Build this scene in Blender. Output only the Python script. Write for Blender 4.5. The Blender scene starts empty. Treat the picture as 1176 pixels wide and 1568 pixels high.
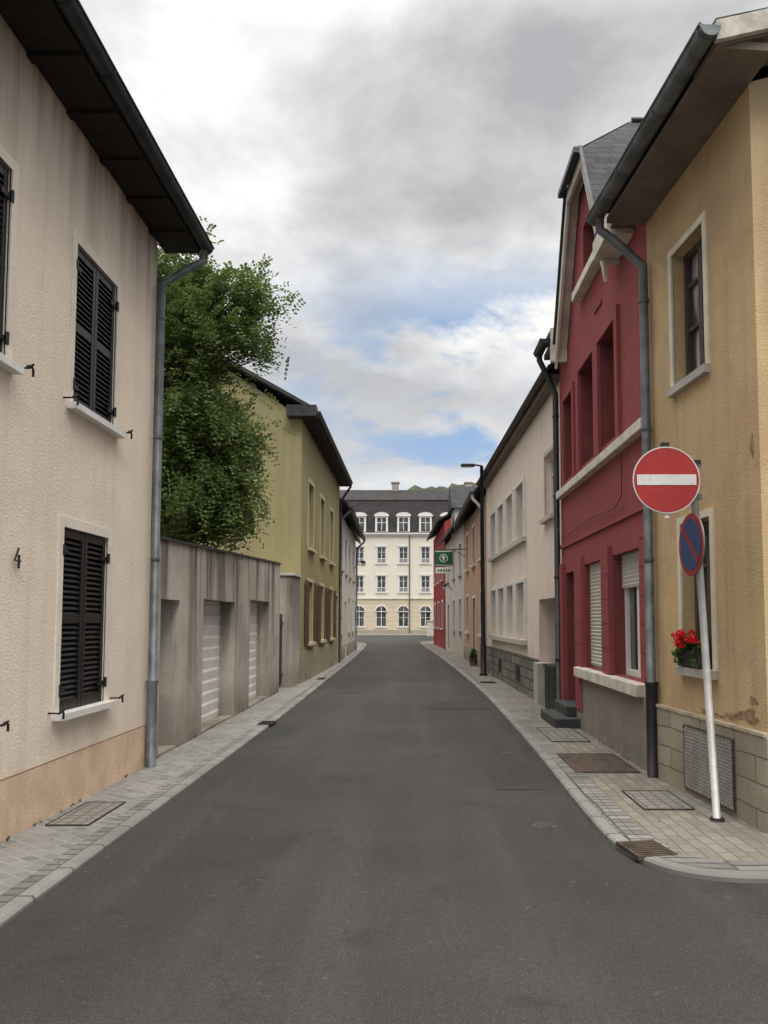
import bpy, math, random, bmesh
import numpy as np
from mathutils import Vector
random.seed(7); rng=np.random.default_rng(7)
scene=bpy.context.scene
# ---------------------------------------------------------------- materials
def new_mat(name):
    m=bpy.data.materials.new(name); m.use_nodes=True
    nt=m.node_tree; nt.nodes.clear()
    out=nt.nodes.new('ShaderNodeOutputMaterial'); b=nt.nodes.new('ShaderNodeBsdfPrincipled')
    nt.links.new(b.outputs[0],out.inputs[0])
    return m,nt,b
def node(nt,t,ins=None,**pr):
    n=nt.nodes.new(t)
    for k,v in pr.items(): setattr(n,k,v)
    if ins:
        for k,v in ins.items():
            if isinstance(v,bpy.types.NodeSocket): nt.links.new(v,n.inputs[k])
            else: n.inputs[k].default_value=v
    return n
def c4(c,f=1.0): return (c[0]*f,c[1]*f,c[2]*f,1)
def pos(nt,scale=(1,1,1),rot=(0,0,0)):
    tc=node(nt,'ShaderNodeTexCoord')
    mp=node(nt,'ShaderNodeMapping',{'Vector':tc.outputs['Object'],'Scale':scale,'Rotation':rot})
    return mp.outputs[0]
def noise(nt,v,scale,detail=4,rough=.55,dist=0):
    return node(nt,'ShaderNodeTexNoise',{'Vector':v,'Scale':scale,'Detail':detail,'Roughness':rough,'Distortion':dist}).outputs['Fac']
def mrange(nt,v,a,b,c=0.,d=1.):
    return node(nt,'ShaderNodeMapRange',{'Value':v,'From Min':a,'From Max':b,'To Min':c,'To Max':d}).outputs[0]
def mix(nt,f,a,b,bt='MIX'):
    n=nt.nodes.new('ShaderNodeMix'); n.data_type='RGBA'; n.blend_type=bt
    for i,v in ((0,f),(6,a),(7,b)):
        if isinstance(v,bpy.types.NodeSocket): nt.links.new(v,n.inputs[i])
        else: n.inputs[i].default_value=v
    return n.outputs[2]
def mth(nt,op,a,b=0.0,cl=False):
    n=nt.nodes.new('ShaderNodeMath'); n.operation=op; n.use_clamp=cl
    for i,v in ((0,a),(1,b)):
        if isinstance(v,bpy.types.NodeSocket): nt.links.new(v,n.inputs[i])
        else: n.inputs[i].default_value=v
    return n.outputs[0]
def bump(nt,b,h,st=.3,d=.01):
    n=node(nt,'ShaderNodeBump',{'Height':h,'Strength':st,'Distance':d}); nt.links.new(n.outputs[0],b.inputs['Normal'])
MATS={}
def plain(name,col,rough=.6,var=.12,scale=6,metal=0,bm=.15,spec=.4):
    if name in MATS: return MATS[name]
    m,nt,b=new_mat(name); v=pos(nt)
    n1=noise(nt,v,scale,4); n2=noise(nt,v,scale*12,2)
    c=mix(nt,mrange(nt,n1,.38,.62),c4(col,1-var),c4(col,1+var))
    c=mix(nt,mrange(nt,n2,.52,.7,0,.35),c,c4(col,.6))
    nt.links.new(c,b.inputs['Base Color']); b.inputs['Roughness'].default_value=rough
    b.inputs['Metallic'].default_value=metal; b.inputs['Specular IOR Level'].default_value=spec
    if bm: bump(nt,b,n2,bm,.004)
    MATS[name]=m; return m
def stucco(name,col,var=.08,streak=.15,dirt=.4,dirt_shade_c=(.16,.14,.11),bst=.5,gs=55,blot=None,blotamt=0.,top=0,eave_shade_z=5,lump=.8):
    if name in MATS: return MATS[name]
    m,nt,b=new_mat(name); v=pos(nt)
    big=noise(nt,v,.55,5,.6); med=noise(nt,v,3.5,5,.6); fine=noise(nt,v,gs,2,.65)
    c=mix(nt,mrange(nt,big,.38,.62),c4(col,1-var),c4(col,1+var*.6))
    c=mix(nt,mrange(nt,med,.4,.66,0,.35),c,c4(col,.82))
    sv=pos(nt,(5,5,.22)); sn=noise(nt,sv,1.2,5,.6)
    c=mix(nt,mrange(nt,sn,.48,.68,0,streak*2),c,c4(dirt_shade_c,1.2))
    z=node(nt,'ShaderNodeSeparateXYZ',{0:v}).outputs[2]
    g=mrange(nt,z,1.3,0.0,0,1); g=mth(nt,'MULTIPLY',g,mrange(nt,med,.36,.6,.25,1)); g=mth(nt,'MULTIPLY',mth(nt,'POWER',g,1.4),dirt,True)
    c=mix(nt,g,c,c4(dirt_shade_c))
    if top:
        t=mrange(nt,z,eave_shade_z-1.3,eave_shade_z,0,1); t=mth(nt,'MULTIPLY',t,mrange(nt,sn,.35,.6,.3,1)); t=mth(nt,'MULTIPLY',t,top,True)  # shade below the eave painted into the wall colour, broken up by streak noise
        c=mix(nt,t,c,c4(dirt_shade_c))
    if blot:
        bn=noise(nt,v,1.3,6,.62,.4)
        c=mix(nt,mrange(nt,bn,.48,.6,0,blotamt),c,c4(blot))
        b2=noise(nt,v,.9,6,.7,.6); c=mix(nt,mrange(nt,b2,.53,.66,0,blotamt*.75),c,c4(dirt_shade_c,1.8))
    c=mix(nt,mrange(nt,fine,.35,.65,.0,.25),c,c4(col,.68))
    nt.links.new(c,b.inputs['Base Color']); b.inputs['Roughness'].default_value=.92; b.inputs['Specular IOR Level'].default_value=.15
    h=mth(nt,'ADD',mth(nt,'MULTIPLY',fine,.9),mth(nt,'MULTIPLY',med,lump))
    bump(nt,b,h,bst,.014); MATS[name]=m; return m
def bricks(name,c1,c2,mort,w,h,ms,axes='XY',rough=.85,rot=0,off=.5,bst=.5,var=.3,dark=(.1,.09,.08)):
    if name in MATS: return MATS[name]
    m,nt,b=new_mat(name)
    tc=node(nt,'ShaderNodeTexCoord').outputs['Object']; sp=node(nt,'ShaderNodeSeparateXYZ',{0:tc})
    a={'X':0,'Y':1,'Z':2}
    cv=node(nt,'ShaderNodeCombineXYZ',{0:sp.outputs[a[axes[0]]],1:sp.outputs[a[axes[1]]]})
    mp=node(nt,'ShaderNodeMapping',{'Vector':cv.outputs[0],'Rotation':(0,0,rot)})
    wn=node(nt,'ShaderNodeTexNoise',{'Vector':mp.outputs[0],'Scale':2.5,'Detail':3.0})
    wv=node(nt,'ShaderNodeVectorMath',{0:wn.outputs['Color'],1:(.5,.5,.5)},operation='SUBTRACT')
    wv=node(nt,'ShaderNodeVectorMath',{0:wv.outputs[0],'Scale':.05},operation='SCALE')
    wv=node(nt,'ShaderNodeVectorMath',{0:mp.outputs[0],1:wv.outputs[0]},operation='ADD')
    br=node(nt,'ShaderNodeTexBrick',{'Vector':wv.outputs[0],'Color1':c4(c1),'Color2':c4(c2),'Mortar':c4(mort),'Scale':1.0,'Mortar Size':ms,'Mortar Smooth':.3,'Bias':0.,'Brick Width':w,'Row Height':h})
    br.offset=off
    n1=noise(nt,tc,1.1,6,.65); n2=noise(nt,tc,40,2)
    c=mix(nt,mrange(nt,n1,.42,.65,0,var),br.outputs['Color'],c4(dark))
    c=mix(nt,mrange(nt,n2,.42,.7,0,.35),c,c4(dark,1.6))
    nt.links.new(c,b.inputs['Base Color']); b.inputs['Roughness'].default_value=rough; b.inputs['Specular IOR Level'].default_value=.25
    h2=mth(nt,'SUBTRACT',mth(nt,'MULTIPLY',n2,.35),br.outputs['Fac'])
    bump(nt,b,h2,bst,.006); MATS[name]=m; return m
def glassm(name='window_glass',col=(.03,.035,.042),cur=(.25,.25,.24),amt=.35):
    if name in MATS: return MATS[name]
    m,nt,b=new_mat(name); v=pos(nt,(3,3,.6)); n=noise(nt,v,1.2,3)
    nt.links.new(mix(nt,mrange(nt,n,.48,.58,0,amt),c4(col),c4(cur)),b.inputs['Base Color'])
    b.inputs['Roughness'].default_value=.07; b.inputs['Specular IOR Level'].default_value=.6
    n2=noise(nt,pos(nt),1.5,1); bump(nt,b,n2,.05,.05)
    MATS[name]=m; return m
def asphalt(name='asphalt',k=1.0,crack=True):
    m,nt,b=new_mat(name); v=pos(nt)
    f=noise(nt,v,120,2,.7); big=noise(nt,v,.4,6,.65); sv=noise(nt,pos(nt,(1.5,.10,1)),1.3,4)
    c=mix(nt,mrange(nt,big,.38,.62),(.030*k,.0295*k,.029*k,1),(.048*k,.047*k,.045*k,1))
    c=mix(nt,mrange(nt,sv,.48,.64,0,.6),c,(.060*k,.058*k,.055*k,1))
    c=mix(nt,mrange(nt,f,.56,.68,0,.65),c,(.16,.155,.145,1))
    c=mix(nt,mrange(nt,f,.44,.32,0,.65),c,(.013,.013,.013,1))
    st=noise(nt,v,1.7,6,.7,.5); c=mix(nt,mrange(nt,st,.57,.66,0,.5),c,(.02,.02,.02,1))
    g2=noise(nt,v,28,2,.6); c=mix(nt,mrange(nt,g2,.42,.6,0,.28),c,(.02,.02,.02,1))
    sp=noise(nt,v,11,3,.8); c=mix(nt,mrange(nt,sp,.66,.70,0,.5),c,(.15,.14,.13,1))
    if crack:
        wv=node(nt,'ShaderNodeVectorMath',{0:node(nt,'ShaderNodeTexNoise',{'Vector':v,'Scale':1.6,'Detail':5.}).outputs['Color'],'Scale':1.3},operation='SCALE').outputs[0]
        vv=node(nt,'ShaderNodeVectorMath',{0:v,1:wv},operation='ADD').outputs[0]
        vo=node(nt,'ShaderNodeTexVoronoi',{'Vector':vv,'Scale':.22},feature='DISTANCE_TO_EDGE').outputs['Distance']
        ck=mth(nt,'MULTIPLY',mrange(nt,vo,.003,.0012,0,1),mrange(nt,big,.46,.56,0,.45))
        c=mix(nt,ck,c,(.012,.012,.012,1))
    nt.links.new(c,b.inputs['Base Color']); b.inputs['Roughness'].default_value=.8; b.inputs['Specular IOR Level'].default_value=.3
    bump(nt,b,f,.6,.008); return m
def concrete(name,col=(.30,.28,.24)):
    m,nt,b=new_mat(name); v=pos(nt)
    big=noise(nt,v,1.0,6,.65); fine=noise(nt,v,40,2)
    c=mix(nt,mrange(nt,big,.4,.6),c4(col,.78),c4(col,1.12))
    s=noise(nt,pos(nt,(1.9,1.9,.09)),1.0,6,.6)
    z=node(nt,'ShaderNodeSeparateXYZ',{0:v}).outputs[2]
    tp=mrange(nt,z,.6,2.4,.10,1)
    c=mix(nt,mth(nt,'MULTIPLY',mrange(nt,s,.475,.535,0,.85),tp),c,(.075,.07,.062,1))
    s2=noise(nt,pos(nt,(6,6,.3)),2.0,4,.6)
    c=mix(nt,mrange(nt,s2,.48,.62,0,.45),c,(.50,.46,.40,1))
    g=mth(nt,'MULTIPLY',mrange(nt,z,.7,0,0,1),mrange(nt,big,.38,.58,.2,.9))
    c=mix(nt,g,c,(.10,.085,.06,1))
    c=mix(nt,mrange(nt,fine,.5,.7,0,.3),c,c4(col,.55))
    nt.links.new(c,b.inputs['Base Color']); b.inputs['Roughness'].default_value=.95; b.inputs['Specular IOR Level'].default_value=.15
    bump(nt,b,mth(nt,'ADD',fine,big),.45,.01); return m
def slate(name='slate',col=(.038,.040,.046)):
    if name in MATS: return MATS[name]
    m,nt,b=new_mat(name); tc=node(nt,'ShaderNodeTexCoord').outputs['Object']; sp=node(nt,'ShaderNodeSeparateXYZ',{0:tc})
    xy=mth(nt,'ADD',sp.outputs[0],sp.outputs[1])
    cv=node(nt,'ShaderNodeCombineXYZ',{0:xy,1:sp.outputs[2]})
    br=node(nt,'ShaderNodeTexBrick',{'Vector':cv.outputs[0],'Color1':c4(col,.7),'Color2':c4(col,1.4),'Mortar':c4(col,.25),'Scale':1.,'Mortar Size':.006,'Brick Width':.2,'Row Height':.11})
    nt.links.new(br.outputs['Color'],b.inputs['Base Color']); b.inputs['Roughness'].default_value=.7; b.inputs['Specular IOR Level'].default_value=.25
    bump(nt,b,mth(nt,'SUBTRACT',1.,br.outputs['Fac']),.5,.01); MATS[name]=m; return m
def leafm(name,c1,c2,tr=.35):
    m,nt,b=new_mat(name); v=pos(nt)
    n1=noise(nt,v,1.8,2); n2=noise(nt,v,23,1)
    c=mix(nt,mrange(nt,n1,.4,.6),c4(c1),c4(c2)); c=mix(nt,mrange(nt,n2,.4,.65,0,.5),c,c4(c2,1.35))
    nt.links.new(c,b.inputs['Base Color']); b.inputs['Roughness'].default_value=.6; b.inputs['Specular IOR Level'].default_value=.3
    t=node(nt,'ShaderNodeBsdfTranslucent',{'Color':c}); mx=node(nt,'ShaderNodeMixShader',{0:tr})
    nt.links.new(b.outputs[0],mx.inputs[1]); nt.links.new(t.outputs[0],mx.inputs[2])
    nt.links.new(mx.outputs[0],nt.nodes['Material Output'].inputs[0]); return m
# ---------------------------------------------------------------- mesh tools
class MB:
    def __init__(s): s.v=[]; s.f=[]
    def poly(s,pts):
        i=len(s.v); s.v+= [tuple(p) for p in pts]; s.f.append(tuple(range(i,i+len(pts))))
    def hexa(s,p):
        i=len(s.v); s.v+=[tuple(q) for q in p]
        for f in ((0,1,2,3),(7,6,5,4),(0,4,5,1),(1,5,6,2),(2,6,7,3),(3,7,4,0)): s.f.append(tuple(i+k for k in f))
    def box(s,fr,s0,s1,n0,n1,z0,z1):
        P=fr.P; s.hexa([P(s0,n0,z0),P(s1,n0,z0),P(s1,n1,z0),P(s0,n1,z0),P(s0,n0,z1),P(s1,n0,z1),P(s1,n1,z1),P(s0,n1,z1)])
    def tube(s,pts,r,seg=10,cap=True):
        pts=[Vector(p) for p in pts]; rs=r if isinstance(r,(list,tuple)) else [r]*len(pts)
        base=len(s.v); up=None
        for k,p in enumerate(pts):
            if k==0: d=pts[1]-p
            elif k==len(pts)-1: d=p-pts[k-1]
            else: d=(pts[k+1]-p).normalized()+(p-pts[k-1]).normalized()
            d.normalize()
            if up is None:
                up=Vector((0,0,1)) if abs(d.z)<.9 else Vector((1,0,0))
            a=d.cross(up)
            if a.length<1e-4: a=d.cross(Vector((0,1,0)))
            a.normalize(); b=a.cross(d).normalized(); up=b
            for j in range(seg):
                t=2*math.pi*j/seg; s.v.append(tuple(p+(a*math.cos(t)+b*math.sin(t))*rs[k]))
        for k in range(len(pts)-1):
            for j in range(seg):
                a=base+k*seg+j; b=base+k*seg+(j+1)%seg; s.f.append((a,b,b+seg,a+seg))
        if cap:
            s.f.append(tuple(base+j for j in range(seg))); e=base+(len(pts)-1)*seg; s.f.append(tuple(e+j for j in reversed(range(seg))))
    def disc(s,c,u,w,nrm,r,t,seg=40,hole=0):
        c=Vector(c);u=Vector(u);w=Vector(w);nr=Vector(nrm)
        def ring(rr,o): return [c+nr*o+u*math.cos(2*math.pi*k/seg)*rr+w*math.sin(2*math.pi*k/seg)*rr for k in range(seg)]
        if not hole:
            s.poly(ring(r,t)); s.poly(ring(r,0))
        else:
            A=ring(r,t);B=ring(hole,t)
            for k in range(seg): s.poly([A[k],A[(k+1)%seg],B[(k+1)%seg],B[k]])
        A=ring(r,t);B=ring(r,0)
        for k in range(seg): s.poly([A[k],A[(k+1)%seg],B[(k+1)%seg],B[k]])
    def build(s,name,mat,parent=None,smooth=False,bevel=0):
        me=bpy.data.meshes.new(name); me.from_pydata(s.v,[],s.f); me.materials.append(mat); me.update()
        if smooth:
            for p in me.polygons: p.use_smooth=True
        ob=bpy.data.objects.new(name,me); scene.collection.objects.link(ob)
        if parent:
            ob.parent=parent; ob.matrix_parent_inverse=parent.matrix_basis.inverted()
        if bevel:
            b=ob.modifiers.new('b','BEVEL'); b.width=bevel; b.segments=2; b.limit_method='ANGLE'
        return ob
class Fr:
    def __init__(s,p0,p1,side):
        s.o=Vector((p0[0],p0[1],0)); d=Vector((p1[0]-p0[0],p1[1]-p0[1],0)); s.L=d.length; s.s=d.normalized()
        s.n=Vector((s.s.y,-s.s.x,0)) if side=='L' else Vector((-s.s.y,s.s.x,0))
    def P(s,a,n,z): q=s.o+s.s*a+s.n*n; return (q.x,q.y,z)
class Obj:
    def __init__(s,name,loc=(0,0,0)):
        s.e=bpy.data.objects.new(name,None); s.e.location=loc; s.e.empty_display_size=.3; scene.collection.objects.link(s.e); s.d={}
        s.e.matrix_basis.translation=Vector(loc)
    def m(s,part,mat,smooth=False,bevel=0):
        if part not in s.d: s.d[part]=(MB(),mat,smooth,bevel)
        return s.d[part][0]
    def done(s):
        for k,(mb,mat,sm,bv) in s.d.items():
            if mb.v: mb.build(k,mat,s.e,sm,bv)
# common mats
zinc=plain('zinc_grey',(.13,.145,.155),.5,.3,5,.3)
zincd=plain('zinc_dark',(.035,.037,.04),.45,.3,5,.3)
iron=plain('cast_iron_black',(.02,.02,.022),.5,.2,8,.2)
white=plain('white_paint',(.72,.71,.68),.5,.05,5)
offw=plain('offwhite_trim',(.62,.58,.50),.7,.15,4)
greytrim=plain('grey_render_trim',(.44,.42,.39),.85,.1,4)
shutm=plain('shutter_dark_brown',(.016,.014,.013),.45,.2,9)
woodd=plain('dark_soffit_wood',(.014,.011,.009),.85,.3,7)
glass=glassm()
glassc=glassm('window_glass_curtain',(.06,.065,.07),(.5,.5,.48),.8)
dark=plain('dark_interior',(.015,.015,.015),.9)
slat=slate()
roller=plain('roller_shutter_pale',(.55,.54,.50),.6,.05,5)
def facade(h,fr,s0,s1,z0,z1,ops,mat,part='walls',ztop=None,brk=(),reveal=None):
    mb=h.m(part,mat); P=fr.P
    zt=ztop or (lambda s:z1)
    xs=sorted(set([s0,s1]+[o['s0'] for o in ops]+[o['s1'] for o in ops]+list(brk)))
    for a,b in zip(xs,xs[1:]):
        if b-a<1e-6: continue
        z=z0
        for o in sorted([o for o in ops if o['s0']<=a+1e-6 and o['s1']>=b-1e-6],key=lambda o:o['z0']):
            if o['z0']>z+1e-4: mb.poly([P(a,0,z),P(b,0,z),P(b,0,o['z0']),P(a,0,o['z0'])])
            z=o['z1']
        mb.poly([P(a,0,z),P(b,0,z),P(b,0,zt(b)),P(a,0,zt(a))])
    mr=h.m('reveals',reveal) if reveal else mb
    for o in ops:
        d=o.get('d',.18); a,b,c,e=o['s0'],o['s1'],o['z0'],o['z1']
        for q in (((a,c),(a,e)),((b,c),(b,e)),((a,c),(b,c)),((a,e),(b,e))):
            (x0,y0),(x1,y1)=q
            mr.poly([P(x0,0,y0),P(x1,0,y1),P(x1,-d,y1),P(x0,-d,y0)])
        fill(h,fr,o)
def ribs(mb,fr,a,b,z0,z1,n,pitch=.05,amp=.012):
    z=z0
    while z<z1-.005:
        t=min(z+pitch,z1); m=z+(t-z)*.78
        mb.poly([fr.P(a,n,z),fr.P(b,n,z),fr.P(b,n+amp,m),fr.P(a,n+amp,m)]); mb.poly([fr.P(a,n+amp,m),fr.P(b,n+amp,m),fr.P(b,n,t),fr.P(a,n,t)]); z=t
def fill(h,fr,o):
    k=o.get('k','glass'); d=o.get('d',.18); a,b,c,e=o['s0'],o['s1'],o['z0'],o['z1']; P=fr.P; fm=o.get('fm',white); fn='window_frames_'+fm.name
    if k=='glass' or k=='half':
        g=o.get('g',glass); zz=e
        h.m('glass_'+g.name,g).poly([P(a,-d+.01,c),P(b,-d+.01,c),P(b,-d+.01,e),P(a,-d+.01,e)])
        m=h.m(fn,fm); t=o.get('ft',.055); n0,n1=-d+.013,-d+.06
        m.box(fr,a,b,n0,n1,c,c+t); m.box(fr,a,b,n0,n1,e-t,e); m.box(fr,a,a+t,n0,n1-.002,c+t,e-t); m.box(fr,b-t,b,n0,n1-.002,c+t,e-t)
        for i in range(1,o.get('cols',2)):
            x=a+(b-a)*i/o.get('cols',2); m.box(fr,x-.04,x+.04,n0,n1-.004,c+t,e-t)
        for i in o.get('rows',()):
            z=c+(e-c)*i; m.box(fr,a+t,b-t,n0,n1-.012,z-.018,z+.018)
        if k=='half':
            ribs(h.m('roller_shutters',roller),fr,a,b,c+(e-c)*o.get('hf',.6),e,-d+.08)
    elif k=='roller':
        ribs(h.m('roller_shutters',o.get('rm',roller)),fr,a,b,c,e,-d+.02,o.get('pitch',.05),o.get('amp',.012))
    elif k=='door':
        m=h.m('door_'+o.get('dm',woodd).name,o.get('dm',woodd)); m.box(fr,a,b,-d-.05,-d+.02,c,e)
        if o.get('light'): h.m('door_glass',glass).box(fr,a+.2,b-.2,-d,-d+.03,c+1.0,e-.2)
    elif k=='dark':
        h.m('dark_recess',dark).poly([P(a,-d,c),P(b,-d,c),P(b,-d,e),P(a,-d,e)])
    elif k=='shut':
        sm=o.get('sm',shutm); m=h.m('shutters_'+sm.name,sm); mid=(a+b)/2
        h.m('dark_recess',dark).poly([P(a,-d+.002,c),P(b,-d+.002,c),P(b,-d+.002,e),P(a,-d+.002,e)])
        for (x0,x1) in ((a+.012,mid-.006),(mid+.006,b-.012)):
            t=.05; n0,n1=-d+.03,-d+.075
            m.box(fr,x0,x0+t,n0,n1,c+.01,e-.01); m.box(fr,x1-t,x1,n0,n1,c+.01,e-.01)
            zm=c+(e-c)*.5
            for (za,zb) in ((c+.01,c+.09),(zm-.035,zm+.035),(e-.08,e-.01)): m.box(fr,x0+t,x1-t,n0,n1-.003,za,zb)
            for (za,zb) in ((c+.09,zm-.035),(zm+.035,e-.08)):
                n=int((zb-za)/.045)
                for i in range(n):
                    z=za+(zb-za)*i/n; q=(zb-za)/n
                    m.poly([P(x0+t,n1-.006,z),P(x1-t,n1-.006,z),P(x1-t,n0+.006,z+q*.95),P(x0+t,n0+.006,z+q*.95)])
                    m.poly([P(x0+t,n1-.006,z),P(x1-t,n1-.006,z),P(x1-t,n1-.006,z+.010),P(x0+t,n1-.006,z+.010)])
        hm=h.m('shutter_hinges',iron)
        for z in (c+.18,e-.2):
            for (x,sg) in ((a,-1),(b,1)): hm.box(fr,min(x,x-sg*.12),max(x,x-sg*.12),-d+.075,-d+.09,z-.02,z+.02); hm.tube([P(x+sg*.005,-d+.1,z-.04),P(x+sg*.005,-d+.1,z+.05)],.014,6)
    sr=o.get('sur')
    if sr:
        w,sm_=sr; m=h.m('window_surrounds_'+sm_.name,sm_); n0,n1=-.01,o.get('sn',.012)
        m.box(fr,a-w,a,n0,n1,c,e+w); m.box(fr,b,b+w,n0,n1,c,e+w); m.box(fr,a,b,n0,n1-.001,e,e+w)
    sl=o.get('sill')
    if sl:
        m=h.m('window_sills_'+sl.name,sl); x=o.get('sx',.1); m.box(fr,a-x,b+x,-d+.06,o.get('so',.1),c-o.get('sh',.07),c+.004)
def roof(h,fr,sa,sb,dep,eave,rise,ov,mat,th=.1,back=True,name='roof'):
    P=fr.P; m=h.m(name,mat); r=eave+rise; e=eave+.05
    def slab(n0,z0,n1,z1):
        m.hexa([P(sa,n0,z0),P(sb,n0,z0),P(sb,n1,z1),P(sa,n1,z1),P(sa,n0,z0+th),P(sb,n0,z0+th),P(sb,n1,z1+th),P(sa,n1,z1+th)])
    slab(ov,e,-dep/2,r)
    if back: slab(-dep-.3,e,-dep/2-.002,r)
def gutter(h,fr,sa,sb,n,z,r=.07,mat=zincd,part='gutter'):
    m=h.m(part,mat,True); P=fr.P; K=10
    pr=[(n+r*math.cos(math.pi*k/K),z-r*math.sin(math.pi*k/K)) for k in range(K+1)]
    for (a,b),(c,d) in zip(pr,pr[1:]): m.poly([P(sa,a,b),P(sb,a,b),P(sb,c,d),P(sa,c,d)])
    for s_ in (sa,sb): m.poly([P(s_,a,b) for a,b in pr])
    m.tube([P(sa,n+r,z),P(sb,n+r,z)],.013,6)
    g=h.m(part+'_brackets',mat); L=sb-sa; k=max(2,int(L/.7))
    for i in range(k+1):
        s_=sa+.05+(L-.1)*i/k
        for (a,b),(c,d) in zip(pr,pr[1:]):
            q=lambda a,b:(n+(a-n)*1.08,z+(b-z)*1.08)
            a2,b2=q(a,b);c2,d2=q(c,d); g.poly([P(s_-.012,a2,b2),P(s_+.012,a2,b2),P(s_+.012,c2,d2),P(s_-.012,c2,d2)])
def shell(h,fr,L,dep,z1,rise,mat,sa=0,gab=True,part='walls'):
    m=h.m(part,mat); P=fr.P
    for s_ in (sa,L):
        pts=[P(s_,0,0),P(s_,-dep,0),P(s_,-dep,z1)]
        if gab: pts.append(P(s_,-dep/2,z1+rise-.02))
        pts.append(P(s_,0,z1)); m.poly(pts)
    m.poly([P(sa,-dep,0),P(L,-dep,0),P(L,-dep,z1),P(sa,-dep,z1)])
def pipe(h,fr,s_,n,z0,z1,r=.045,mat=zinc,go=None,cast=0.9):
    m=h.m('downpipe',mat,True)
    pts=[]
    if go: gs,gn,gz=go; pts=[fr.P(gs,gn,gz),fr.P(gs,gn,gz-.12),fr.P(gs+(s_-gs)*.5,gn+(n-gn)*.5,(gz+z1)/2-.05),fr.P(s_,n,z1)]
    pts+=[fr.P(s_,n,z1-.12),fr.P(s_,n,z0)]
    m.tube(pts,r,12)
    z=z1-.4
    k=h.m('downpipe_brackets',mat)
    while z>z0+.3:
        k.tube([fr.P(s_,n,z),fr.P(s_,n,z+.03)],r*1.2,12); z-=1.35
    if cast: h.m('cast_downpipe_foot',iron if cast>0 else mat,True).tube([fr.P(s_,n,z0-.02),fr.P(s_,n,abs(cast)-.05),fr.P(s_,n,abs(cast)),fr.P(s_,n,abs(cast)+.001)],[r*1.25,r*1.25,r*1.5,r*1.5],12)

HL,HR=.03,.04
# ---------------------------------------------------------------- ground, road, pavements
g=MB(); g.poly([(-600,-200,-.03),(600,-200,-.03),(600,900,-.03),(-600,900,-.03)])
g.build('ground',plain('ground_grass',(.09,.10,.05),.95,.3,.5))
rd=MB(); rd.poly([(-40,-40,0),(40,-40,0),(40,84,0),(-40,84,0)]); rd.build('road',asphalt())
def offset(pts,d):
    out=[]
    for i,p in enumerate(pts):
        a=Vector(pts[max(0,i-1)]);b=Vector(pts[min(len(pts)-1,i+1)]); t=(b-a).normalized(); nn=Vector((-t.y,t.x)); out.append((p[0]+nn.x*d,p[1]+nn.y*d))
    return out
def smooth(pts,it=2):
    for _ in range(it):
        q=[pts[0]]
        for a,b in zip(pts,pts[1:]): q+=[(a[0]*.75+b[0]*.25,a[1]*.75+b[1]*.25),(a[0]*.25+b[0]*.75,a[1]*.25+b[1]*.75)]
        q.append(pts[-1]); pts=q
    return pts
# repaired asphalt strips (thin sheets with wandering edges)
rp=MB()
def strip(x0,x1,y0,y1,j=.02,z=.004):
    n=max(6,int((y1-y0)/.35)); L_=[(x0+random.uniform(-j,j),y0+(y1-y0)*i/n) for i in range(n+1)]; R_=[(x1+random.uniform(-j,j),y0+(y1-y0)*i/n) for i in range(n+1)]
    for i in range(n): rp.poly([(*L_[i],z),(*R_[i],z),(*R_[i+1],z),(*L_[i+1],z)])
strip(.75,1.2,7.4,8.6); strip(.2,1.25,14.0,15.4,.03); strip(-1.9,-1.1,17,19.5,.03); strip(.4,.75,22,31,.02)
rp.build('road_repair_patches',asphalt('asphalt_patch',.80,False))
LK=[(-2.12,-8),(-2.16,2),(-2.19,5),(-2.24,12.5),(-2.45,21),(-2.66,31),(-3.0,42),(-3.35,51),(-3.9,56),(-6,59),(-12,60)]
RK=[(30,4.80),(6,4.80),(2.2,4.80),(1.9,4.82),(1.66,4.92),(1.5,5.12),(1.4,5.45),(1.36,6.0),(1.42,9),(1.44,12),(1.44,17),(1.24,24.5),(.88,35.6),(.5,45),(.1,54),(.3,58),(2,61),(10,62)]
LK=smooth(LK); RK=smooth(RK)
lpav=bricks('left_paving',(.18,.18,.175),(.28,.275,.265),(.33,.32,.30),.14,.1,.011,'XY',rot=.62,var=.45,dark=(.12,.12,.11),bst=.7)
rpav=bricks('right_paving',(.20,.18,.155),(.285,.26,.225),(.12,.115,.10),.2,.1,.007,'XY',rot=math.pi/2,var=.5,dark=(.11,.105,.09))
kerbm=bricks('kerb_stone',(.21,.205,.195),(.29,.285,.27),(.10,.095,.09),.5,5,.014,'YX',var=.5,dark=(.11,.105,.10))
gutm=bricks('gutter_setts',(.17,.168,.162),(.30,.295,.28),(.08,.075,.07),.11,.5,.014,'YX',var=.5,dark=(.09,.085,.08))
def pavement(name,K,far,mat,sgn,h):
    top=Obj(name,(far[0][0],K[5][1],0))
    inner=offset(K,sgn*.10)
    m=top.m('paving',mat); bm=bmesh.new()
    vs=[bm.verts.new((x,y,h)) for x,y in inner]+[bm.verts.new((x,y,h)) for x,y in far]
    f=bm.faces.new(vs); bmesh.ops.triangulate(bm,faces=[f])
    for f in bm.faces: m.poly([v.co.copy() for v in f.verts])
    bm.free()
    k=top.m('kerb',kerbm); a=K; b=inner
    e=offset(K,sgn*.015)
    for i in range(len(a)-1):
        k.poly([(*a[i],-.01),(*a[i+1],-.01),(*a[i+1],h-.012),(*a[i],h-.012)])
        k.poly([(*a[i],h-.012),(*a[i+1],h-.012),(*e[i+1],h+.004),(*e[i],h+.004)])
        k.poly([(*e[i],h+.004),(*e[i+1],h+.004),(*b[i+1],h+.004),(*b[i],h+.004)])
        k.poly([(*b[i],h+.004),(*b[i+1],h+.004),(*b[i+1],h-.01),(*b[i],h-.01)])
    top.done()
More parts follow.
